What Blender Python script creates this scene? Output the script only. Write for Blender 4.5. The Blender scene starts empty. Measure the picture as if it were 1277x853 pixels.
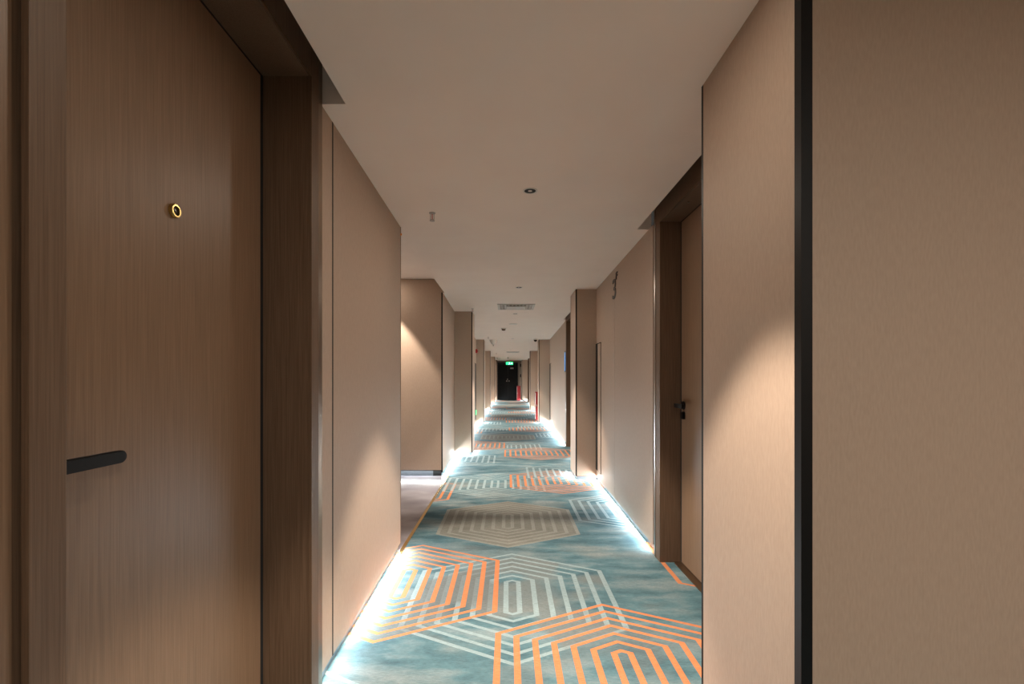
import bpy, bmesh, math, random
from mathutils import Vector, Matrix
random.seed(4)
scene = bpy.context.scene
C = scene.collection
FPX = 590.0; EYE = 1.20
HC = 2.276           # ceiling height above the carpet
GAP = 0.045          # wall panels float this far above the floor

# ------------------------------------------------------------------ camera
cam = bpy.data.cameras.new('camera'); co = bpy.data.objects.new('camera', cam); C.objects.link(co)
co.location = (0, 0, EYE); co.rotation_euler = (math.pi/2, 0, 0)
cam.sensor_width = 36.0; cam.sensor_fit = 'HORIZONTAL'; cam.lens = 36.0*FPX/1277.0
cam.shift_x = 5.0/1277.0; cam.shift_y = 46.5/1277.0; cam.clip_start = 0.02; cam.clip_end = 100
scene.camera = co
# ------------------------------------------------------------------ world, exposure
w = bpy.data.worlds.new('world'); scene.world = w; w.use_nodes = True
w.node_tree.nodes['Background'].inputs[0].default_value = (0.02, 0.018, 0.016, 1)
w.node_tree.nodes['Background'].inputs[1].default_value = 1.0
scene.view_settings.view_transform = 'Standard'; scene.view_settings.look = 'None'
scene.view_settings.gamma = 1.0; scene.view_settings.use_curve_mapping = False
scene.view_settings.exposure = 0.95
P_SPOT = 165.0        # watts of a downlight's beam
P_WIDE = 2.5         # watts of its wide spill
P_LED = 8.5          # watts per metre of toe-kick strip
P_FILL = 30.0  # watts of the added fill panel behind the camera
WARM = (1.0, 0.86, 0.72); COOL = (0.86, 0.95, 1.0)

# ------------------------------------------------------------------ helpers
def srgb(r, g, b):
    f = lambda c: (c/255/12.92) if c/255 <= 0.04045 else ((c/255+0.055)/1.055)**2.4
    return (f(r), f(g), f(b), 1.0)

def mat(name, col, rough=0.6, metal=0.0, emit=None, estr=0.0):
    m = bpy.data.materials.new(name); m.use_nodes = True
    b = m.node_tree.nodes['Principled BSDF']
    b.inputs['Base Color'].default_value = col; b.inputs['Roughness'].default_value = rough
    b.inputs['Metallic'].default_value = metal
    if emit:
        b.inputs['Emission Color'].default_value = emit; b.inputs['Emission Strength'].default_value = estr
    return m

def noise_mat(name, c1, c2, scale, vscale, rough=0.6, bump=0.0, metal=0.0, detail=4, fine=None, spec=0.5):
    """two-tone material driven by stretched noise, with a little relief"""
    m = mat(name, c1, rough, metal); nt = m.node_tree; N = nt.nodes; L = nt.links
    b = N['Principled BSDF']; b.inputs['Specular IOR Level'].default_value = spec
    tc = N.new('ShaderNodeTexCoord'); mp = N.new('ShaderNodeMapping'); mp.inputs['Scale'].default_value = vscale
    geo = N.new('ShaderNodeNewGeometry'); L.new(geo.outputs['Position'], mp.inputs['Vector'])
    nz = N.new('ShaderNodeTexNoise'); nz.inputs['Scale'].default_value = scale; nz.inputs['Detail'].default_value = detail
    L.new(mp.outputs['Vector'], nz.inputs['Vector'])
    rp = N.new('ShaderNodeValToRGB'); rp.color_ramp.elements[0].position = 0.32; rp.color_ramp.elements[1].position = 0.68
    rp.color_ramp.elements[0].color = c1; rp.color_ramp.elements[1].color = c2
    L.new(nz.outputs['Fac'], rp.inputs['Fac']); L.new(rp.outputs['Color'], b.inputs['Base Color'])
    if bump:
        bp = N.new('ShaderNodeBump'); bp.inputs['Strength'].default_value = bump; bp.inputs['Distance'].default_value = 0.002
        L.new(nz.outputs['Fac'], bp.inputs['Height']); L.new(bp.outputs['Normal'], b.inputs['Normal'])
    N.remove(tc)
    return m

M = {}
M['wall'] = noise_mat('beige_wallcovering', srgb(174,152,134), srgb(181,159,141), 60, (3, 3, 0.6), 0.62, 0.15, spec=0.35)
M['ceiling'] = noise_mat('ceiling_paint', srgb(238,223,211), srgb(241,227,215), 3, (1, 1, 1), 0.85, 0)
M['wood'] = noise_mat('brown_wood_veneer', srgb(116,91,70), srgb(132,106,84), 26, (11, 11, 0.22), 0.42, 0.12, detail=8, spec=0.45)
M['wood_frame'] = noise_mat('dark_wood_veneer', srgb(92,71,54), srgb(108,86,68), 26, (11, 11, 0.22), 0.5, 0.12, detail=8, spec=0.3)
M['black'] = mat('black_trim', srgb(7,6,6), 0.5)
M['black'].node_tree.nodes['Principled BSDF'].inputs['Specular IOR Level'].default_value = 0.25
M['gap'] = mat('dark_gap', srgb(12,10,9), 0.8)
M['plinth'] = noise_mat('brushed_grey_metal', srgb(120,128,136), srgb(140,148,154), 30, (1, 1, 9), 0.35, 0.05, metal=0.7)
M['steel'] = mat('satin_steel', srgb(170,160,150), 0.3, 1.0)
M['bronze'] = mat('bronze_trim', srgb(120,98,76), 0.35, 0.9)
M['brass'] = mat('brass', srgb(205,175,110), 0.25, 1.0)
M['marble'] = noise_mat('grey_marble', srgb(112,110,118), srgb(150,147,153), 2.4, (1, 1.5, 1), 0.22, 0, detail=9)
M['white'] = mat('white_plastic', srgb(215,208,198), 0.45)
M['grille'] = mat('grille_paint', srgb(196,188,178), 0.5)
M['doorblack'] = mat('black_door_paint', srgb(9,8,8), 0.55)
M['doorblack'].node_tree.nodes['Principled BSDF'].inputs['Specular IOR Level'].default_value = 0.2
M['red'] = mat('red_enamel', srgb(165,24,30), 0.35)
M['glass'] = mat('dark_lens', srgb(30,30,34), 0.08)
M['blue'] = mat('blue_screen', srgb(60,120,180), 0.2, 0, srgb(70,150,220), 0.5)
M['green'] = mat('green_exit_panel', srgb(10,120,70), 0.4, 0, srgb(20,200,110), 1.6)
M['exitwhite'] = mat('exit_pictogram', srgb(200,255,220), 0.4, 0, srgb(150,255,200), 3.0)
M['orange'] = mat('orange_sticker', srgb(235,140,40), 0.5)
M['sign'] = mat('dark_bronze_lettering', srgb(44,32,24), 0.45, 0.3)
M['sticker'] = mat('pale_notice', srgb(150,150,150), 0.5)
M['lens'] = mat('downlight_lens', srgb(60,56,52), 0.2, 0)

def new_bm(): return bmesh.new()
def box(bm, x0, x1, y0, y1, z0, z1, bev=0.0):
    vs = [bm.verts.new((x, y, z)) for z in (z0, z1) for y in (y0, y1) for x in (x0, x1)]
    for f in ((0,2,3,1),(4,5,7,6),(0,1,5,4),(2,6,7,3),(0,4,6,2),(1,3,7,5)):
        bm.faces.new([vs[i] for i in f])
    if bev:
        es = list({e for v in vs for e in v.link_edges}); bmesh.ops.bevel(bm, geom=es, offset=bev, segments=2, affect='EDGES', profile=0.7)
def lathe(bm, prof, axis='Z', at=(0,0,0), n=28):
    """prof: list of (radius, height); revolve about an axis through at"""
    at = Vector(at); rings = []
    for r, h in prof:
        ring = []
        for k in range(n):
            a = 2*math.pi*k/n; c, s = r*math.cos(a), r*math.sin(a)
            p = {'Z': (c, s, h), 'X': (h, c, s), 'Y': (c, h, s)}[axis]
            ring.append(bm.verts.new(at+Vector(p)))
        rings.append(ring)
    for a, b in zip(rings, rings[1:]):
        for k in range(n):
            bm.faces.new((a[k], a[(k+1) % n], b[(k+1) % n], b[k]))
    bm.faces.new(rings[0]); bm.faces.new(rings[-1][::-1])
    bmesh.ops.recalc_face_normals(bm, faces=bm.faces[:])
def prism(bm, pts, axis, a, b):
    """extrude a closed outline; axis X: pts are (y,z); axis Z: pts are (x,y); axis Y: pts are (x,z)"""
    f = {'X': lambda p, t: (t, p[0], p[1]), 'Z': lambda p, t: (p[0], p[1], t), 'Y': lambda p, t: (p[0], t, p[1])}[axis]
    A = [bm.verts.new(f(p, a)) for p in pts]; B = [bm.verts.new(f(p, b)) for p in pts]
    bm.faces.new(A); bm.faces.new(B[::-1]); n = len(pts)
    for k in range(n): bm.faces.new((A[k], B[k], B[(k+1) % n], A[(k+1) % n]))
    bmesh.ops.recalc_face_normals(bm, faces=bm.faces[:])
def obj(name, bm, m, parent=None, smooth=False):
    me = bpy.data.meshes.new(name); bm.to_mesh(me); bm.free(); me.materials.append(M[m] if isinstance(m, str) else m)
    if smooth:
        for p in me.polygons: p.use_smooth = True
        try: me.set_sharp_from_angle(angle=math.radians(35))
        except Exception: pass
    o = bpy.data.objects.new(name, me); C.objects.link(o)
    if parent:
        o.parent = parent; o.matrix_parent_inverse = parent.matrix_world.inverted() if False else Matrix.Translation(-parent.location)
    return o
def tag(o, label=None, cat=None, group=None, kind=None):
    if label: o['label'] = label
    if cat: o['category'] = cat
    if group: o['group'] = group
    if kind: o['kind'] = kind
    return o
def thing(name, loc, label, cat, group=None, kind=None):
    o = bpy.data.objects.new(name, None); o.location = loc; o.empty_display_size = 0.1; C.objects.link(o)
    return tag(o, label, cat, group, kind)
def bx(name, m, parent, x0, x1, y0, y1, z0, z1, bev=0.0):
    bm = new_bm(); box(bm, min(x0,x1), max(x0,x1), min(y0,y1), max(y0,y1), z0, z1, bev); return obj(name, bm, m, parent)
def obox(name, m, parent, p0, p1, n, d0, d1, z0, z1):
    """box along the plan line p0-p1, from depth d0 to d1 measured against the room-side normal n"""
    a, b = Vector((p0[0], p0[1])), Vector((p1[0], p1[1])); n = Vector(n)
    pts = [a-n*d0, b-n*d0, b-n*d1, a-n*d1]; bm = new_bm(); prism(bm, [(p.x, p.y) for p in pts], 'Z', z0, z1)
    return obj(name, bm, m, parent)
def led(parent, p0, p1, n, k=1.0, back=0.006, z=0.042, tilt=84):
    """a cool LED strip under the lip of the wall panels, shining down and out on the carpet"""
    a, b = Vector((p0[0], p0[1])), Vector((p1[0], p1[1])); ln = (b-a).length
    if ln < 0.05: return
    l = bpy.data.lights.new('toe_kick_light', 'AREA'); l.shape = 'RECTANGLE'; l.size = ln; l.size_y = 0.012
    l.energy = P_LED*ln*k; l.color = COOL
    o = bpy.data.objects.new('toe_kick_light', l); C.objects.link(o)
    c = (a+b)/2 - Vector(n)*back; t = math.radians(tilt); nn = Vector((n[0], n[1], 0))
    zax = -(nn*math.sin(t) + Vector((0, 0, -1))*math.cos(t)); xax = Vector(((b-a).x, (b-a).y, 0)).normalized(); yax = zax.cross(xax)
    mt = Matrix((xax, yax, zax)).transposed().to_4x4(); mt.translation = Vector((c.x, c.y, z))
    o.matrix_world = mt
    if parent: o.parent = parent; o.matrix_parent_inverse = Matrix.Translation(-parent.location)
def wall_run(parent, p0, p1, n, grooves=(), z1=HC, gap=GAP, ledk=1.0, thick=0.12, mt='wall', joint=False, near_cut=0.0):
    """panelled wall from p0 to p1 (plan), seen from the side n points to; grooves are distances from p0"""
    a, b = Vector((p0[0], p0[1])), Vector((p1[0], p1[1])); ln = (b-a).length; d = (b-a)/ln
    n = Vector((-d.y, d.x)) if Vector((-d.y, d.x)).dot(Vector(n)) > 0 else Vector((d.y, -d.x))
    cuts = [0]+list(grooves)+[ln]
    for i in range(len(cuts)-1):
        s0 = cuts[i]+(0.003 if i else 0); s1 = cuts[i+1]-(0.003 if i < len(cuts)-2 else 0)
        obox('panel', mt, parent, a+d*s0, a+d*s1, n, 0, 0.018, gap, z1)
    obox('backing', 'gap', parent, a, b, n, 0.018, thick, 0.0, z1)
    obox('plinth', 'plinth', parent, a, b, n, 0.014, 0.0179, 0.0, gap)
    if joint:
        for g in grooves: obox('joint_strip', 'gap', parent, a+d*(g-0.006), a+d*(g+0.006), n, -0.0006, 0.01, gap, z1)
    if ledk: led(parent, a+d*near_cut, b, n, ledk)
    if near_cut: led(parent, a, a+d*near_cut, n, ledk*0.45)

# ------------------------------------------------------------------ carpet material
MOTIFS = [  # centre x, centre y, kind, grey fill
 (-0.75, 1.31, 'w', .2), (1.56, 3.13, 'o', 0), (0.00, 4.01, 'g', .9), (1.16, 4.36, 'w', .45), (-1.15, 5.07, 'o', .4),
 (0.025, 2.62, 'w', .75), (-0.615, 2.79, 'o', .7), (0.50, 1.89, 'o', .35), (-0.15, 5.42, 'w', .3), (0.58, 5.60, 'o', .4),
 (0.80, 6.10, 'w', .3), (-0.75, 7.11, 'w', .2)]
def hex_group():
    g = bpy.data.node_groups.new('nested_hexagon', 'ShaderNodeTree')
    for nm in ('X', 'Y', 'CX', 'CY'): g.interface.new_socket(nm, in_out='INPUT', socket_type='NodeSocketFloat')
    for nm in ('Line', 'Inside'): g.interface.new_socket(nm, in_out='OUTPUT', socket_type='NodeSocketFloat')
    N, L = g.nodes, g.links; gi = N.new('NodeGroupInput'); go = N.new('NodeGroupOutput')
    def m(op, a, b=None, c=None):
        n = N.new('ShaderNodeMath'); n.operation = op
        for i, v in enumerate((a, b, c)):
            if v is None: continue
            if isinstance(v, (int, float)): n.inputs[i].default_value = v
            else: L.new(v, n.inputs[i])
        return n.outputs[0]
    ax = m('ABSOLUTE', m('SUBTRACT', gi.outputs['X'], gi.outputs['CX']))
    ay = m('ABSOLUTE', m('SUBTRACT', gi.outputs['Y'], gi.outputs['CY']))
    ts = m('DIVIDE', m('SUBTRACT', 0.56, ax), 0.085)
    tv = m('DIVIDE', m('SUBTRACT', m('SUBTRACT', 0.64, ay), m('MULTIPLY', ax, 0.52)), 0.071)
    t = m('MINIMUM', ts, tv)
    inside = m('GREATER_THAN', t, 0.0)
    ln = m('LESS_THAN', m('FRACT', t), 0.33)
    lim = m('LESS_THAN', t, 6.33)
    L.new(m('MULTIPLY', m('MULTIPLY', ln, inside), lim), go.inputs['Line']); L.new(inside, go.inputs['Inside'])
    return g
def carpet():
    m = bpy.data.materials.new('patterned_carpet'); m.use_nodes = True; nt = m.node_tree; N, L = nt.nodes, nt.links
    b = N['Principled BSDF']; b.inputs['Roughness'].default_value = 0.95; b.inputs['Specular IOR Level'].default_value = 0.1
    geo = N.new('ShaderNodeNewGeometry'); sp = N.new('ShaderNodeSeparateXYZ'); L.new(geo.outputs['Position'], sp.inputs[0])
    def mth(op, a, bb=None, c=None):
        n = N.new('ShaderNodeMath'); n.operation = op
        for i, v in enumerate((a, bb, c)):
            if v is None: continue
            if isinstance(v, (int, float)): n.inputs[i].default_value = v
            else: L.new(v, n.inputs[i])
        return n.outputs[0]
    x = sp.outputs[0]; y = mth('WRAP', sp.outputs[1], 6.70, 0.90)
    def nz(scale, vs, detail=4, rough=0.55):
        mp = N.new('ShaderNodeMapping'); mp.inputs['Scale'].default_value = vs; L.new(geo.outputs['Position'], mp.inputs['Vector'])
        n = N.new('ShaderNodeTexNoise'); n.inputs['Scale'].default_value = scale; n.inputs['Detail'].default_value = detail
        n.inputs['Roughness'].default_value = rough; L.new(mp.outputs['Vector'], n.inputs['Vector']); return n.outputs['Fac']
    def ramp(f, stops):
        r = N.new('ShaderNodeValToRGB'); e = r.color_ramp.elements
        while len(e) < len(stops): e.new(0.5)
        for k, (p, c) in enumerate(stops): e[k].position = p; e[k].color = c
        L.new(f, r.inputs['Fac']); return r.outputs['Color']
    def mix(f, a, c, mode='MIX'):
        n = N.new('ShaderNodeMix'); n.data_type = 'RGBA'; n.blend_type = mode
        for s, v in ((n.inputs['Factor'], f), (n.inputs['A'], a), (n.inputs['B'], c)):
            if isinstance(v, (int, float)): s.default_value = v
            elif isinstance(v, tuple): s.default_value = v
            else: L.new(v, s)
        return n.outputs['Result']
    big = nz(1.15, (1, 1.5, 1), 3); streak = nz(30, (1.2, 8, 1), 8, 0.82); cloud = nz(3.2, (0.8, 2.2, 1), 5, 0.6); weave = nz(160, (1, 3, 1), 2)
    base = ramp(big, [(0.36, srgb(128,142,144)), (0.45, srgb(66,112,126)), (0.56, srgb(78,128,142)), (0.66, srgb(142,148,145))])
    base = mix(0.55, base, ramp(cloud, [(0.36, srgb(48,80,90)), (0.5, srgb(96,130,138)), (0.64, srgb(156,168,168))]))
    patch = ramp(nz(2.1, (1, 1.2, 1), 1), [(0.47, (0,0,0,1)), (0.53, (1,1,1,1))])
    G = hex_group(); col = base
    W = srgb(160,184,188); O = srgb(226,136,76)
    for cx, cy, kind, fill in MOTIFS:
        g = N.new('ShaderNodeGroup'); g.node_tree = G; L.new(x, g.inputs['X']); L.new(y, g.inputs['Y'])
        g.inputs['CX'].default_value = cx; g.inputs['CY'].default_value = cy
        ins = g.outputs['Inside']
        if kind == 'g':
            col = mix(mth('MULTIPLY', ins, fill), col, mix(cloud, srgb(104,98,88), srgb(156,154,142)))
            col = mix(mth('MULTIPLY', g.outputs['Line'], 0.34), col, srgb(184,190,182))
        else:
            if fill: col = mix(mth('MULTIPLY', mth('MULTIPLY', ins, fill), patch), col, srgb(122,128,126) if kind == 'w' else srgb(112,118,118))
            col = mix(mth('MULTIPLY', g.outputs['Line'], 0.82 if kind == 'w' else 0.92), col, W if kind == 'w' else O)
    col = mix(0.6, col, ramp(streak, [(0.36, (0.2,0.2,0.21,1)), (0.5, (0.52,0.52,0.52,1)), (0.64, (0.8,0.8,0.8,1))]), 'OVERLAY')
    col = mix(0.12, col, srgb(150,152,150)); col = mix(1.0, col, (0.70, 0.70, 0.70, 1), 'MULTIPLY')
    L.new(col, b.inputs['Base Color'])
    bp = N.new('ShaderNodeBump'); bp.inputs['Strength'].default_value = 0.4; bp.inputs['Distance'].default_value = 0.003
    L.new(weave, bp.inputs['Height']); L.new(bp.outputs['Normal'], b.inputs['Normal'])
    return m
M['carpet'] = carpet()

# ------------------------------------------------------------------ floor and ceiling
YB, YE = -3.2, 27.6                       # back of the lift lobby behind the camera, end wall
ALC = (-2.7, -0.745, 3.33, 5.9)           # alcove on the left (x0, x1, y0, y1)
bm = new_bm()
box(bm, -0.745, 2.6, YB, YE, -0.05, 0); box(bm, -2.7, -0.745, YB, 3.33, -0.05, 0); box(bm, -1.3, -0.745, 5.9, YE, -0.05, 0)
tag(obj('floor', bm, 'carpet'), 'teal corridor carpet with orange and white nested hexagons', 'carpet', kind='structure')
bm = new_bm(); box(bm, -2.7, -0.757, 3.33, 5.9, -0.05, 0.0)
tag(obj('floor.001', bm, 'marble'), 'grey marble floor of the side alcove on the left', 'floor', kind='structure')
bm = new_bm(); box(bm, -0.757, -0.732, 3.25, 5.88, -0.02, 0.004)
tag(obj('trim_1', bm, 'brass'), 'thin brass strip between carpet and grey marble', 'trim', kind='structure')

SLOTS = [(-0.96, -0.635, 0.45, 1.85), (0.927, 1.03, 2.0, 3.40), (1.0, 1.08, 7.2, 8.5)]
HOLES = SLOTS + [(-2.7, -0.79, 3.36, 5.9)]
LAMPS = [(0.125, -1.75, ''), (0.125, 1.2, ''), (0.126, 2.70, ''), (0.127, 5.54, ''), (0.119, 7.77, ''), (0.127, 12.5, ''), (0.1, 17.2, ''), (0.05, 22.0, ''), (0.05, 25.2, '')]  # first and last entries are added lamps, for ambient and the dim far end
bm = new_bm()
xs = sorted({-2.7, 2.6} | {v for h in HOLES for v in h[:2]}); ys = sorted({YB, YE} | {v for h in HOLES for v in h[2:]})
for i in range(len(xs)-1):
    for j in range(len(ys)-1):
        cx, cy = (xs[i]+xs[i+1])/2, (ys[j]+ys[j+1])/2
        if any(h[0] < cx < h[1] and h[2] < cy < h[3] for h in HOLES): continue
        box(bm, xs[i], xs[i+1], ys[j], ys[j+1], HC, HC+0.012)
for h in SLOTS:
    box(bm, h[0]-0.03, h[1]+0.02, h[2]-.02, h[3]+.02, 2.46, 2.48)
    box(bm, h[0], h[1], h[3], h[3]+.012, HC+0.012, 2.46); box(bm, h[0], h[1], h[2]-.012, h[2], HC+0.012, 2.46)
    xi = h[1] if h[0] < 0 else h[0]; box(bm, xi-.006, xi+.006, h[2], h[3], HC+.012, 2.46)
box(bm, -2.7, -0.778, 3.36, 5.9, 2.445, 2.46); box(bm, -0.79, -0.778, 3.36, 5.9, HC+.012, 2.445)
tag(obj('ceiling', bm, 'ceiling'), 'plain off-white plaster ceiling of the corridor', 'ceiling', kind='structure')

# ------------------------------------------------------------------ walls
def wall(name, loc, label): return thing(name, loc, label, 'wall', kind='structure')
wl = wall('wall_left', (-0.74, 1.8, 0), 'beige panelled wall beyond the near left door')
wall_run(wl, (-0.731, 1.835), (-0.759, 3.34), (1, 0), grooves=[0.145], ledk=1.1, joint=True, near_cut=0.45)
obox('edge_strip', 'bronze', wl, (-0.717, 1.79), (-0.7185, 1.83), (1, 0), 0, 0.03, 0, 2.44)
bx('corner_trim', 'bronze', wl, -0.85, -0.757, 3.34, 3.346, GAP, HC)
wl = wall('wall_left.001', (-0.72, 0.6, 0), 'dark wood wall strip left of the near left door')
bx('panel', 'wood', wl, -0.80, -0.735, YB, 0.7005, 0, 2.44)
bx('backing', 'wood_frame', wl, -0.80, -0.738, 0.7005, 0.725, 0, 2.44)
# alcove
wl = wall('wall_back', (-0.8, 5.9, 0), 'beige frontal wall of the alcove, lit by a slanting beam')
for a, b in ((-2.7, -0.826),):
    bx('panel', 'wall', wl, a, b, 5.86, 5.88, 0.075, 2.44); bx('plinth', 'plinth', wl, a, b, 5.885, 5.9, 0, 0.08)
    bx('backing', 'gap', wl, a, -0.84, 5.9, 6.0, 0, 2.44); bx('top_filler', 'wall', wl, -0.826, -0.775, 5.86, 5.88, HC, 2.44)
    led(wl, (a, 5.86), (b, 5.86), (0, -1), 0.12, z=0.07, tilt=20)
bx('corner_trim', 'black', wl, -0.826, -0.811, 5.86, 5.885, GAP, HC)
wl = wall('wall_left.002', (-0.81, 5.9, 0), 'short beige wall between the alcove and the first left pillar')
wall_run(wl, (-0.811, 5.885), (-0.848, 7.5), (1, 0), ledk=1.2)
wl = wall('wall_left.003', (-2.7, 3.3, 0), 'beige end wall inside the left alcove')
bx('panel', 'wall', wl, -2.72, -2.7, 3.33, 5.9, 0.045, 2.44)
bx('return_panel', 'wall', wl, -2.7, -0.85, 3.33, 3.35, 0.045, 2.44); bx('backing', 'gap', wl, -2.7, -0.86, 3.30, 3.33, 0, 2.44)

def pillar(side, xi, xw, y0, y1, label, ledk=1.0, tw=0.015, name=None):
    """a pier standing proud of the wall: panel facing the camera, panel facing the corridor, black corner strip"""
    s = 1 if side == 'right' else -1
    p = thing('pillar', (xi, y0, 0), label, 'pillar', 'beige corridor pillars', None)
    p['kind'] = 'structure'; p.name = 'wall_pillar'
    bx('front_panel', 'wall', p, xi+s*tw, xw, y0, y0+0.02, GAP, HC)
    bx('side_panel', 'wall', p, xi, xi+s*0.02, y0+tw, y1, GAP, HC)
    bx('corner_trim', 'black', p, xi-s*0.0005, xi+s*tw, y0-0.0005, y0+tw, GAP, HC)
    bx('core', 'gap', p, xi+s*0.021, xw, y0+0.021, y1-0.02, 0, HC)
    bx('plinth', 'plinth', p, xi+s*0.017, xw, y0+0.016, y1-0.02, 0, GAP)
    bx('rear_panel', 'wall', p, xi+s*0.02, xw, y1-0.02, y1, GAP, HC)
    bx('bottom_lip', 'bronze', p, xi, xw, y0, y0+0.012, GAP-0.004, GAP+0.002)
    led(p, (xi, y0), (xw, y0), (0, -1), ledk*1.0); led(p, (xi, y0+.02), (xi, y1), (-s, 0), ledk)
    return p
# right side, nearest pier (its front face stretches to the right of the camera)
p = pillar('right', 0.713, 2.6, 1.15, 1.727, 'nearest right pillar, wide, with a thick black corner strip', 0.35, tw=0.027)
bx('end_trim', 'black', p, 0.7125, 0.730, 1.727, 1.742, GAP, HC)
pillar('right', 0.809, 1.075, 5.65, 6.12, 'right pillar just beyond the wall with the floor number')
pillar('right', 0.835, 1.16, 12.8, 13.3, 'third pillar on the right, beyond the second doorway')
pillar('right', 0.834, 1.16, 17.9, 18.4, 'fourth pillar on the right, beyond the red box')
pillar('right', 0.775, 1.16, 26.3, 26.8, 'last pillar on the right, beside the black double door')
pillar('left', -0.566, -0.87, 7.5, 7.98, 'first left pillar beyond the alcove')
pillar('left', -0.65, -0.90, 12.8, 13.3, 'second left pillar beyond the alcove', 1)
pillar('left', -0.667, -0.90, 17.9, 18.4, 'third left pillar beyond the alcove')
pillar('left', -0.63, -0.90, 22.6, 23.1, 'fourth left pillar beyond the alcove')
pillar('left', -0.60, -0.90, 26.5, 27.0, 'last left pillar beside the black double door')

wr = wall('wall_right', (1.01, 3.3, 0), 'beige panelled wall on the right carrying the floor number')
wall_run(wr, (1.01, 3.30), (1.055, 5.65), (-1, 0), grooves=[1.30], ledk=0.6)
wr = wall('wall_right.001', (1.05, 8.5, 0), 'long beige wall on the right between second door and third pillar')
wall_run(wr, (1.055, 8.52), (1.13, 12.8), (-1, 0), grooves=[1.4, 2.7], ledk=1.5)
wr = wall('wall_right.002', (1.05, 6.1, 0), 'narrow beige wall behind the second right pillar')
wall_run(wr, (1.06, 6.12), (1.05, 7.28), (-1, 0), ledk=0.6)
wr = wall('wall_right.003', (1.13, 13.3, 0), 'beige wall on the right past the third pillar')
wall_run(wr, (1.12, 13.3), (1.12, 17.9), (-1, 0), grooves=[1.6, 3.2], ledk=1.0)
wr = wall('wall_right.004', (1.13, 18.4, 0), 'beige wall on the right near the far end')
wall_run(wr, (1.12, 18.4), (1.12, 24.2), (-1, 0), grooves=[2, 4], ledk=1.0)
wr = wall('wall_right.005', (1.12, 25.3, 0), 'beige wall on the right just before the end pillar')
wall_run(wr, (1.12, 25.4), (1.12, 26.3), (-1, 0), ledk=1.0)
wr = wall('wall_right.006', (1.0, 1.75, 0), 'beige wall behind the nearest right pillar')
wall_run(wr, (1.0, 1.735), (1.0, 2.08), (-1, 0), ledk=0)
for k, (a, b) in enumerate(((7.98, 12.8), (13.3, 17.9), (18.4, 22.6), (23.1, 26.5))):
    wl = wall('wall_left', (-0.86, a, 0), ['beige wall between first and second left pillars', 'beige wall between second and third left pillars',
              'beige wall between third and fourth left pillars', 'beige wall between fourth and last left pillars'][k])
    wall_run(wl, (-0.86, a), (-0.86, b), (1, 0), grooves=[1.5, 3.0], ledk=1.3)
# end wall
we = wall('wall_end', (0, YE, 0), 'beige end wall around the black double door')
bx('panel', 'wall', we, -1.0, -0.60, 27.5, 27.6, 0, HC); bx('panel', 'wall', we, 0.56, 1.2, 27.5, 27.6, 0, HC); bx('panel', 'wall', we, -0.60, 0.56, 27.5, 27.6, 2.16, HC)
bx('notice', 'black', we, 0.70, 0.76, 27.485, 27.5, 1.92, 2.1); bx('notice', 'black', we, 0.70, 0.76, 27.485, 27.5, 1.32, 1.5)
# lobby behind the camera
wl = wall('wall_back.001', (0, YB, 0), 'beige back wall of the lobby behind the viewpoint')
bx('panel', 'wall', wl, -0.8, 2.6, YB-0.02, YB, 0, HC)
wl = wall('wall_right.007', (2.6, 0, 0), 'beige side wall of the lobby behind the viewpoint')
bx('panel', 'wall', wl, 2.6, 2.62, YB, 1.15, 0, HC)

# ------------------------------------------------------------------ doors
def lever(parent, x, y, z, s, direction, ln=0.13):
    """black lever handle on a leaf whose room side faces -s; direction = sign along y of the free end"""
    h_bm = new_bm(); lathe(h_bm, [(0.0255, 0), (0.0265, 0.002), (0.0265, 0.009), (0.024, 0.011)], 'X', (x if s < 0 else x-0.011, y, z))
    hd = obj('handle', h_bm, 'black', parent, True)
    b = new_bm(); lathe(b, [(0.009, 0), (0.009, 0.05)], 'X', (x if s < 0 else x-0.05, y, z)); obj('neck', b, 'black', hd, True)
    b = new_bm(); pts = []; r = 0.0135; y1 = y+direction*ln
    for k in range(9):
        a = -math.pi/2+math.pi*k/8; pts.append((y1+direction*(r*math.cos(a)-r), z+r*math.sin(a)))
    pts += [(y-direction*0.012, z+r), (y-direction*0.012, z-r)]
    xo = x-s*0.05; prism(b, pts, 'X', min(xo, xo-s*0.012), max(xo, xo-s*0.012))
    bmesh.ops.bevel(b, geom=b.edges[:], offset=0.002, segments=2, affect='EDGES'); obj('lever', b, 'black', hd)
    return hd
def door(name, s, xf, xd, y0, y1, top, label, up=2.455, full=True, cw=0.065):
    """s=-1 left wall, +1 right wall; xf = casing face, xd = leaf face; opening y0..y1"""
    d = thing(name, (xf, (y0+y1)/2, 0), label, 'door', kind='structure')
    bx('leaf', 'wood', d, xd, xd+s*0.045, y0+0.012, y1-0.022, 0.012, top-0.010)
    bx('door_gap', 'gap', d, xd+s*0.0015, xd+s*0.05, y0-0.001, y1+0.001, 0, top+0.001)
    for ya, yb in ((y0-cw, y0), (y1, y1+cw)):
        bx('jamb', 'wood_frame', d, xf+s*0.012, xd+s*0.05, ya+0.02 if ya < y0 else ya, yb if ya < y0 else yb-0.02, 0, up)
        bx('casing', 'wood_frame', d, xf, xf+s*0.0125, ya, yb-0.004 if yb == y0 else yb, 0, up, 0.002)
    for yy in (y1,):
        bx('bead', 'bronze', d, xf-s*0.0005, xf+s*0.004, yy+0.002, yy+0.005, 0, top)
    bx('head', 'wood_frame', d, xf+s*0.012, xd+s*0.05, y0, y1, top, up)
    bx('head_casing', 'wood_frame', d, xf, xf+s*0.0125, y0-0.004, y1, top+0.002, up, 0.002)
    bx('head_bead', 'bronze', d, xf-s*0.0005, xf+s*0.004, y0, y1, top, top+0.003)
    bx('threshold', 'bronze', d, xd-s*0.045, xd+s*0.012, y0, y1, 0, 0.008, 0.002)
    return d
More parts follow.
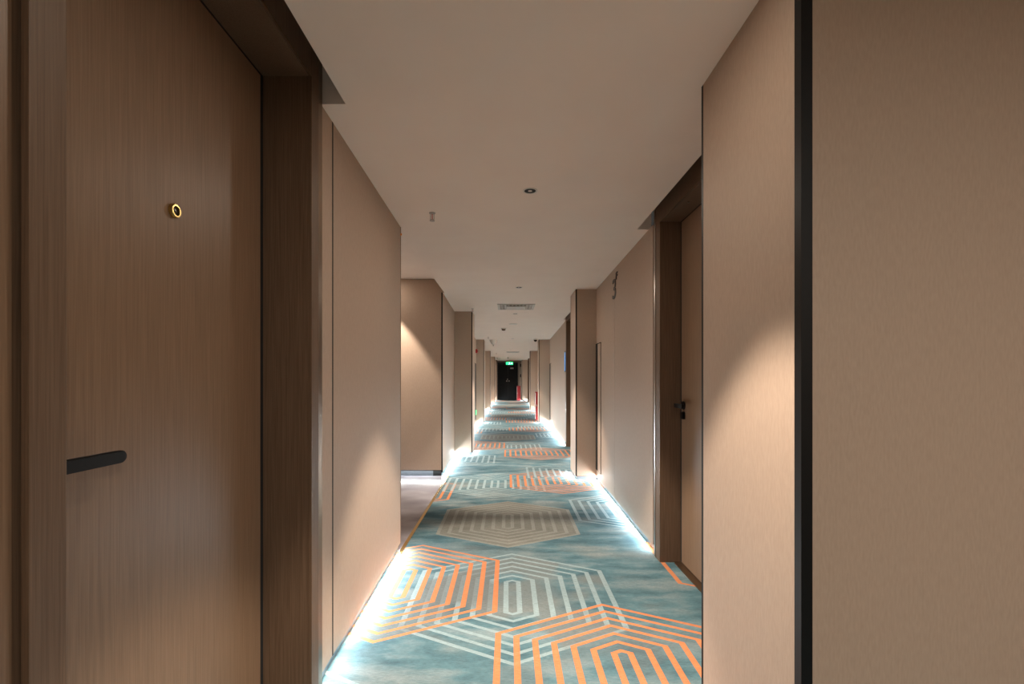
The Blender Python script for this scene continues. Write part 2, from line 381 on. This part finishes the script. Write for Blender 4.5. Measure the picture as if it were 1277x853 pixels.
d1 = door('door_1', -1, -0.715, -0.89, 0.771, 1.722, 2.303, 'large brown wood door in the left foreground with brass peephole')
hd = lever(d1, -0.89, 0.885, 1.034, -1, 1, 0.145); 
b = new_bm(); lathe(b, [(0.0165, 0), (0.0185, 0.001), (0.0185, 0.008), (0.0165, 0.011), (0.0125, 0.011), (0.012, 0.005)], 'X', (-0.89, 1.256, 1.647))
ph = obj('peephole', b, 'brass', d1, True); b = new_bm(); lathe(b, [(0.0118, 0), (0.0118, 0.0055), (0.006, 0.0075)], 'X', (-0.89, 1.256, 1.647)); obj('lens', b, 'glass', ph, True)
d2 = door('door_2', 1, 0.995, 1.13, 2.15, 3.10, 2.232, 'brown wood door in the right recess behind the nearest pillar', cw=0.09)
lever(d2, 1.13, 3.035, 1.032, 1, -1)
b = new_bm(); prism(b, [(3.015, 0.945), (3.055, 0.945), (3.055, 0.985), (3.048, 0.992), (3.022, 0.992), (3.015, 0.985)], 'X', 1.112, 1.13); obj('lock_rose', b, 'black', d2)
bx('edge_strip', 'steel', d2, 0.992, 1.0, 3.19, 3.215, 0, 2.44)
b = new_bm(); lathe(b, [(0.006, 0), (0.006, 0.006)], 'Z', (1.05, 2.75, 2.225), 12); obj('stop_screw', b, 'steel', d2)
d3 = door('door_3', 1, 1.035, 1.15, 7.35, 8.40, 2.232, 'brown wood door frame on the right with a blue-lit room panel', cw=0.07)
bx('edge_strip', 'steel', d3, 1.032, 1.04, 8.472, 8.50, 0, 2.44)
d4 = door('door_4', 1, 1.05, 1.13, 24.3, 25.3, 2.2, 'far brown wood door on the right near the end pillar', up=HC-0.002)

# black double door at the end
d5 = thing('door_5', (0, 27.45, 0), 'black double fire door closing the far end of the corridor', 'door', kind='structure')
for a, b2 in ((-0.565, -0.003), (0.003, 0.535)):
    lf = bx('leaf', 'doorblack', d5, a, b2, 27.42, 27.47, 0.01, 2.09, 0.003)
    x = -0.07 if a < 0 else 0.06
    b = new_bm(); lathe(b, [(0.03, 0), (0.03, -0.012), (0.012, -0.014), (0.012, -0.05)], 'Y', (x, 27.42, 1.1)); h = obj('handle', b, 'steel', lf, True)
    h.matrix_parent_inverse = Matrix.Identity(4)
b = new_bm(); lathe(b, [(0.025, 0), (0.025, -0.01)], 'Y', (-0.03, 27.42, 1.2)); obj('lock', b, 'steel', d5, True)
bx('notice', 'sticker', d5, 0.13, 0.32, 27.414, 27.42, 1.80, 1.88)
for a, b2 in ((-0.61, -0.57), (0.54, 0.565)): bx('frame', 'doorblack', d5, a, b2, 27.40, 27.5, 0, 2.14)
bx('frame_head', 'doorblack', d5, -0.61, 0.565, 27.40, 27.5, 2.10, 2.17)

# ------------------------------------------------------------------ ceiling things
def spot(parent, x, y, k=1.0, wide=1.0, size=67):
    l = bpy.data.lights.new('beam', 'SPOT'); l.energy = P_SPOT*k; l.color = WARM; l.spot_size = math.radians(size); l.spot_blend = 0.3; l.shadow_soft_size = 0.03
    o = bpy.data.objects.new('beam', l); C.objects.link(o); o.location = (0, 0, -0.01); o.parent = parent
    if wide:
        l = bpy.data.lights.new('spill', 'AREA'); l.shape = 'DISK'; l.size = 0.07; l.energy = P_WIDE*wide; l.color = WARM
        o = bpy.data.objects.new('spill', l); C.objects.link(o); o.location = (0, 0, -0.012); o.parent = parent
LAB = {1.2: None, 2.70: 'nearest recessed ceiling downlight', 5.54: 'second recessed downlight, just before the air vent',
       7.77: 'third recessed downlight, just beyond the air vent', 12.5: 'fourth recessed downlight, above the second left pillar',
       17.2: 'fifth tiny recessed downlight toward the end', 22.0: 'tiny recessed downlight beyond the far vent', 25.2: 'tiny downlight added before the exit sign to lift the dim far ceiling'}
for x, y, _ in LAMPS:
    t = thing('ceiling_downlight', (x, y, HC), LAB.get(y) or ('recessed downlight above the viewpoint' if y > 0 else 'unseen downlight added behind the viewpoint for ambient light'), 'ceiling light', 'round downlights in a row on the ceiling')
    b = new_bm(); 
    for r0, r1, z0, z1 in ((0.036, 0.043, -0.003, 0.0),):
        n = 28; R = []
        for r, z in ((r1, 0.0), (r1, z0), (r0, z0), (0.030, -0.0005)):
            R.append([b.verts.new((x+r*math.cos(2*math.pi*k/n), y+r*math.sin(2*math.pi*k/n), HC+z)) for k in range(n)])
        for A, B in zip(R, R[1:]):
            for k in range(n): b.faces.new((A[k], A[(k+1) % n], B[(k+1) % n], B[k]))
    obj('rim', b, 'white', t, True)
    b = new_bm(); lathe(b, [(0.036, -0.0008), (0.036, -0.0018)], 'Z', (x, y, HC)); obj('baffle', b, 'gap', t)
    b = new_bm(); lathe(b, [(0.012, -0.0018), (0.010, -0.0028)], 'Z', (x, y, HC), 16); obj('bulb', b, 'white', t)
    spot(t, x, y, 0.85 if y == 1.2 else 1.0)
# square air vents
def vent(x, y, w, l, label):
    t = thing('ceiling_vent', (x, y, HC), label, 'air vent', 'square ceiling air vents')
    b = new_bm(); f = 0.035
    box(b, x-w/2, x+w/2, y-l/2, y-l/2+f, HC-0.012, HC); box(b, x-w/2, x+w/2, y+l/2-f, y+l/2, HC-0.012, HC)
    box(b, x-w/2, x-w/2+f, y-l/2+f, y+l/2-f, HC-0.012, HC); box(b, x+w/2-f, x+w/2, y-l/2+f, y+l/2-f, HC-0.012, HC); obj('frame', b, 'grille', t)
    bx('backing', 'bronze', t, x-w/2+f, x+w/2-f, y-l/2+f, y+l/2-f, HC-0.002, HC-0.0005)
    n = 9; me = None
    for k in range(n):                                     # concentric louvre bars in two directions
        xx = x-w/2+f+(w-2*f)*(k+0.5)/n
        b = new_bm(); pts = [(xx-0.012, HC-0.003), (xx-0.008, HC-0.003), (xx+0.012, HC-0.016), (xx+0.008, HC-0.016)]
        prism(b, [(pts[0]), (pts[1]), (pts[2]), (pts[3])], 'Y', y-l/2+f, y+l/2-f); obj('slat', b, 'grille', t)
    bx('face_plate', 'grille', t, x-0.14, x+0.14, y-0.14, y+0.14, HC-0.022, HC-0.017, 0.002)
vent(0.118, 7.0, 0.54, 0.52, 'square louvred air vent on the ceiling near the middle')
vent(0.19, 18.6, 0.5, 0.5, 'far square air vent on the ceiling')
# round detectors
def disc(name, x, y, prof, label, cat, mt='white'):
    b = new_bm(); lathe(b, [(r, z) for r, z in prof], 'Z', (x, y, HC)); return tag(obj(name, b, mt, None, True), label, cat)
t = thing('smoke_detector', (-0.093, 9.95, HC), 'small domed smoke detector beyond the air vent', 'smoke detector')
b = new_bm(); lathe(b, [(0.055, 0), (0.055, -0.015), (0.05, -0.022)], 'Z', (-0.093, 9.95, HC)); obj('base', b, 'white', t, True)
b = new_bm(); lathe(b, [(0.042, -0.022), (0.038, -0.045), (0.02, -0.055)], 'Z', (-0.093, 9.95, HC)); obj('sensor_dome', b, 'bronze', t, True)
disc('ceiling_plate', 0.10, 9.2, [(0.085, 0), (0.083, -0.006)], 'flat round cover plate on the ceiling beyond the vent', 'cover plate')
def sprinkler(x, y, label):
    t = thing('fire_sprinkler', (x, y, HC), label, 'sprinkler', 'pendent fire sprinklers')
    b = new_bm(); lathe(b, [(0.021, 0), (0.020, -0.004), (0.009, -0.006)], 'Z', (x, y, HC), 20); obj('escutcheon', b, 'steel', t, True)
    b = new_bm(); box(b, x-0.013, x-0.009, y-0.003, y+0.003, HC-0.042, HC-0.005); box(b, x+0.009, x+0.013, y-0.003, y+0.003, HC-0.042, HC-0.005); box(b, x-0.013, x+0.013, y-0.003, y+0.003, HC-0.046, HC-0.042); obj('yoke', b, 'steel', t)
    b = new_bm(); lathe(b, [(0.003, -0.008), (0.003, -0.042)], 'Z', (x, y, HC), 10); obj('bulb', b, 'red', t)
    b = new_bm(); lathe(b, [(0.006, -0.046), (0.017, -0.050), (0.017, -0.052)], 'Z', (x, y, HC), 20); obj('deflector', b, 'steel', t, True)
sprinkler(-0.49, 3.06, 'nearest chrome fire sprinkler, above the alcove opening')
sprinkler(-0.54, 7.2, 'second fire sprinkler, by the first left pillar')
sprinkler(-0.50, 12.0, 'third fire sprinkler, before the white cone')
sprinkler(-0.48, 19.5, 'far fire sprinkler between the two cones')
def cone(x, y, label):
    t = thing('cone_fixture', (x, y, HC), label, 'ceiling fixture', 'white conical ceiling fixtures')
    b = new_bm(); lathe(b, [(0.105, 0), (0.105, -0.02), (0.06, -0.11), (0.03, -0.13)], 'Z', (x, y, HC)); obj('shade', b, 'white', t, True)
    b = new_bm(); lathe(b, [(0.012, -0.13), (0.012, -0.17)], 'Z', (x, y, HC), 12); obj('tip', b, 'steel', t, True)
cone(-0.40, 12.9, 'nearer white conical fixture under the ceiling, beside a left pillar')
cone(-0.45, 23.5, 'farther small white conical fixture near the exit sign')
def camera_dome(x, y, label):
    t = thing('security_camera', (x, y, HC), label, 'security camera')
    b = new_bm(); lathe(b, [(0.05, 0), (0.05, -0.03)], 'Z', (x, y, HC)); obj('base', b, 'white', t, True)
    b = new_bm(); lathe(b, [(0.045, -0.03), (0.042, -0.05), (0.025, -0.07), (0.008, -0.076)], 'Z', (x, y, HC)); obj('dome', b, 'glass', t, True)
camera_dome(0.73, 12.6, 'dark dome security camera by the third right pillar')
camera_dome(0.0, 22.6, 'tiny dark dome camera in front of the exit sign')

# exit sign
t = thing('exit_sign', (0.08, 25.8, HC), 'glowing green running-man exit sign hanging before the black door', 'exit sign')
X, Y, Z = 0.08, 25.8, 2.07
bx('housing', 'black', t, X-0.2, X+0.2, Y, Y+0.03, Z-0.085, Z+0.085); pn = bx('panel', 'green', t, X-0.19, X+0.19, Y-0.004, Y, Z-0.075, Z+0.075)
b = new_bm(); yy0, yy1 = Y-0.007, Y-0.004
prism(b, [(X-.02,Z+.04),(X+.0,Z+.058),(X+.02,Z+.04),(X,Z+.026)], 'Y', yy0, yy1)
prism(b, [(X-.03,Z+.024),(X+.03,Z+.02),(X+.02,Z-.02),(X-.005,Z-.02)], 'Y', yy0, yy1)
prism(b, [(X-.005,Z-.02),(X+.015,Z-.02),(X+.05,Z-.045),(X+.045,Z-.06)], 'Y', yy0, yy1)
prism(b, [(X-.005,Z-.02),(X+.01,Z-.02),(X-.03,Z-.06),(X-.06,Z-.06)], 'Y', yy0, yy1)
obj('running_man', b, 'exitwhite', pn)
b = new_bm(); prism(b, [(X+.09,Z+.02),(X+.13,Z+.02),(X+.13,Z+.045),(X+.17,Z),(X+.13,Z-.045),(X+.13,Z-.02),(X+.09,Z-.02)], 'Y', yy0, yy1); obj('arrow', b, 'exitwhite', pn)
bx('hanger', 'steel', t, X-0.15, X-0.144, Y+0.01, Y+0.016, Z+0.085, HC); bx('hanger', 'steel', t, X+0.144, X+0.15, Y+0.01, Y+0.016, Z+0.085, HC)

# ------------------------------------------------------------------ wall things
def wx(y): return 1.01+(y-3.30)/2.35*0.045        # face of the wall with the floor number
rot = Matrix(((0, 0, -1), (-1, 0, 0), (0, 1, 0))).to_4x4()
t = thing('floor_number', (wx(4.6), 4.66, 1.985), 'dark number 3 with a small raised F high on the right wall', 'sign')
def txt(name, body, size, y, z, sx=1.0):
    cu = bpy.data.curves.new(name, 'FONT'); cu.body = body; cu.size = size; cu.extrude = 0.004; cu.offset = 0.0015 if size > .1 else 0.001
    tmp = bpy.data.objects.new(name, cu); C.objects.link(tmp); bpy.context.view_layer.update()
    me = bpy.data.meshes.new_from_object(tmp); bpy.data.objects.remove(tmp); me.materials.clear(); me.materials.append(M['sign'])
    o = bpy.data.objects.new(name, me); C.objects.link(o)
    mt = rot.copy(); mt = mt @ Matrix.Diagonal((sx, 1, 1, 1)); mt.translation = Vector((wx(y)-0.004, y, z)) - t.location
    o.parent = t; o.matrix_basis = mt; return o
txt('digit', '3', 0.27, 4.69, 1.985, 1.45); txt('letter', 'F', 0.095, 4.52, 2.15, 1.7)

def slot_panel(s, x, y0, y1, z0, z1, g, label):
    t = thing('cabinet_panel', (x, (y0+y1)/2, z0), label, 'wall cabinet', 'narrow flush cabinet doors')
    bx('frame', 'gap', t, x, x-s*0.004, y0, y1, z0, z1)
    bx('door', 'wall', t, x-s*0.004, x-s*0.008, y0+0.008, y1-g, z0+0.006, z1-0.012)
slot_panel(1, 1.0495, 5.33, 5.64, 0.13, 1.62, 0.15, 'narrow flush cabinet door with dark edges beside the second right pillar')
slot_panel(1, 1.125, 12.3, 12.76, 0.13, 1.62, 0.34, 'narrow flush cabinet door beside the third right pillar')
slot_panel(-1, -0.86, 11.9, 12.7, 0.13, 1.62, 0.5, 'narrow flush cabinet door beside the second left pillar')
t = thing('room_panel', (1.035, 8.55, 1.52), 'slim blue-lit room panel beside the second right door', 'sign')
bx('housing', 'black', t, 1.03, 1.056, 8.53, 8.62, 1.33, 1.71, 0.003); bx('screen', 'blue', t, 1.028, 1.03, 8.535, 8.615, 1.35, 1.69); bx('front_glow', 'blue', t, 1.033, 1.045, 8.527, 8.53, 1.36, 1.68)
t = thing('alarm_bell', (-0.86, 12.3, 1.95), 'small red fire alarm on the left wall before the second pillar', 'fire alarm')
bx('housing', 'red', t, -0.86, -0.81, 12.55, 12.66, 1.90, 2.00, 0.006); b = new_bm(); lathe(b, [(0.02, 0), (0.016, 0.01)], 'X', (-0.81, 12.605, 1.95), 14); obj('sounder', b, 'black', t)
t = thing('low_exit_light', (-0.85, 12.4, 0.3), 'small green exit marker low on the left wall', 'exit sign')
bx('housing', 'black', t, -0.852, -0.842, 12.25, 12.6, 0.26, 0.40); bx('panel', 'green', t, -0.842, -0.838, 12.26, 12.59, 0.27, 0.39)
def ext_box(x0, x1, y0, y1, label):
    t = thing('extinguisher_box', ((x0+x1)/2, (y0+y1)/2, 0), label, 'fire extinguisher box', 'red fire extinguisher boxes')
    bx('body', 'red', t, x0, x1, y0, y1, 0.0, 0.80, 0.006); bx('lid', 'red', t, x0-0.006, x1+0.006, y0-0.006, y1+0.006, 0.80, 0.83, 0.004)
    dr = bx('door', 'red', t, x0+0.02, x1-0.02, y0-0.006, y0, 0.06, 0.76, 0.002); bx('latch', 'steel', dr, x0+0.03, x0+0.05, y0-0.014, y0-0.006, 0.40, 0.45)
    bx('side_edge', 'white', t, x0-0.002, x0+0.012, y0-0.008, y0-0.005, 0.02, 0.80)
ext_box(0.812, 1.10, 14.0, 14.25, 'red extinguisher box half hidden behind the third right pillar')
ext_box(0.50, 0.70, 26.6, 26.85, 'red extinguisher box standing right of the black double door')
b = new_bm(); lathe(b, [(0.008, 0), (0.009, -0.002), (0.008, -0.004)], 'Y', (-0.757, 3.3395, 2.222), 12); 
tag(obj('sticker', b, 'orange', None), 'tiny orange dot high at the end of the left wall', 'sticker')

# added fill light: an unseen ceiling panel behind the viewpoint
t = thing('fill_panel', (1.2, -1.2, HC), 'added square fill panel on the unseen ceiling behind the viewpoint', 'ceiling light')
bx('frame', 'white', t, 0.85, 1.55, -1.55, -0.85, HC-0.02, HC)
l = bpy.data.lights.new('fill_glow', 'AREA'); l.shape = 'SQUARE'; l.size = 0.6; l.energy = P_FILL; l.color = (1, .92, .82)
o = bpy.data.objects.new('fill_glow', l); C.objects.link(o); o.parent = t; o.location = (0, 0, -0.03)
# alcove downlight
t = thing('ceiling_downlight', (-1.5, 5.58, 2.445), 'recessed downlight inside the left alcove', 'ceiling light')
b = new_bm(); lathe(b, [(0.045, 0), (0.04, -0.004)], 'Z', (-1.5, 5.58, 2.445)); obj('rim', b, 'white', t, True)
spot(t, -1.5, 5.58, 0.8, 0.5, 68)
scene.cycles.diffuse_bounces = 8; scene.cycles.max_bounces = 12
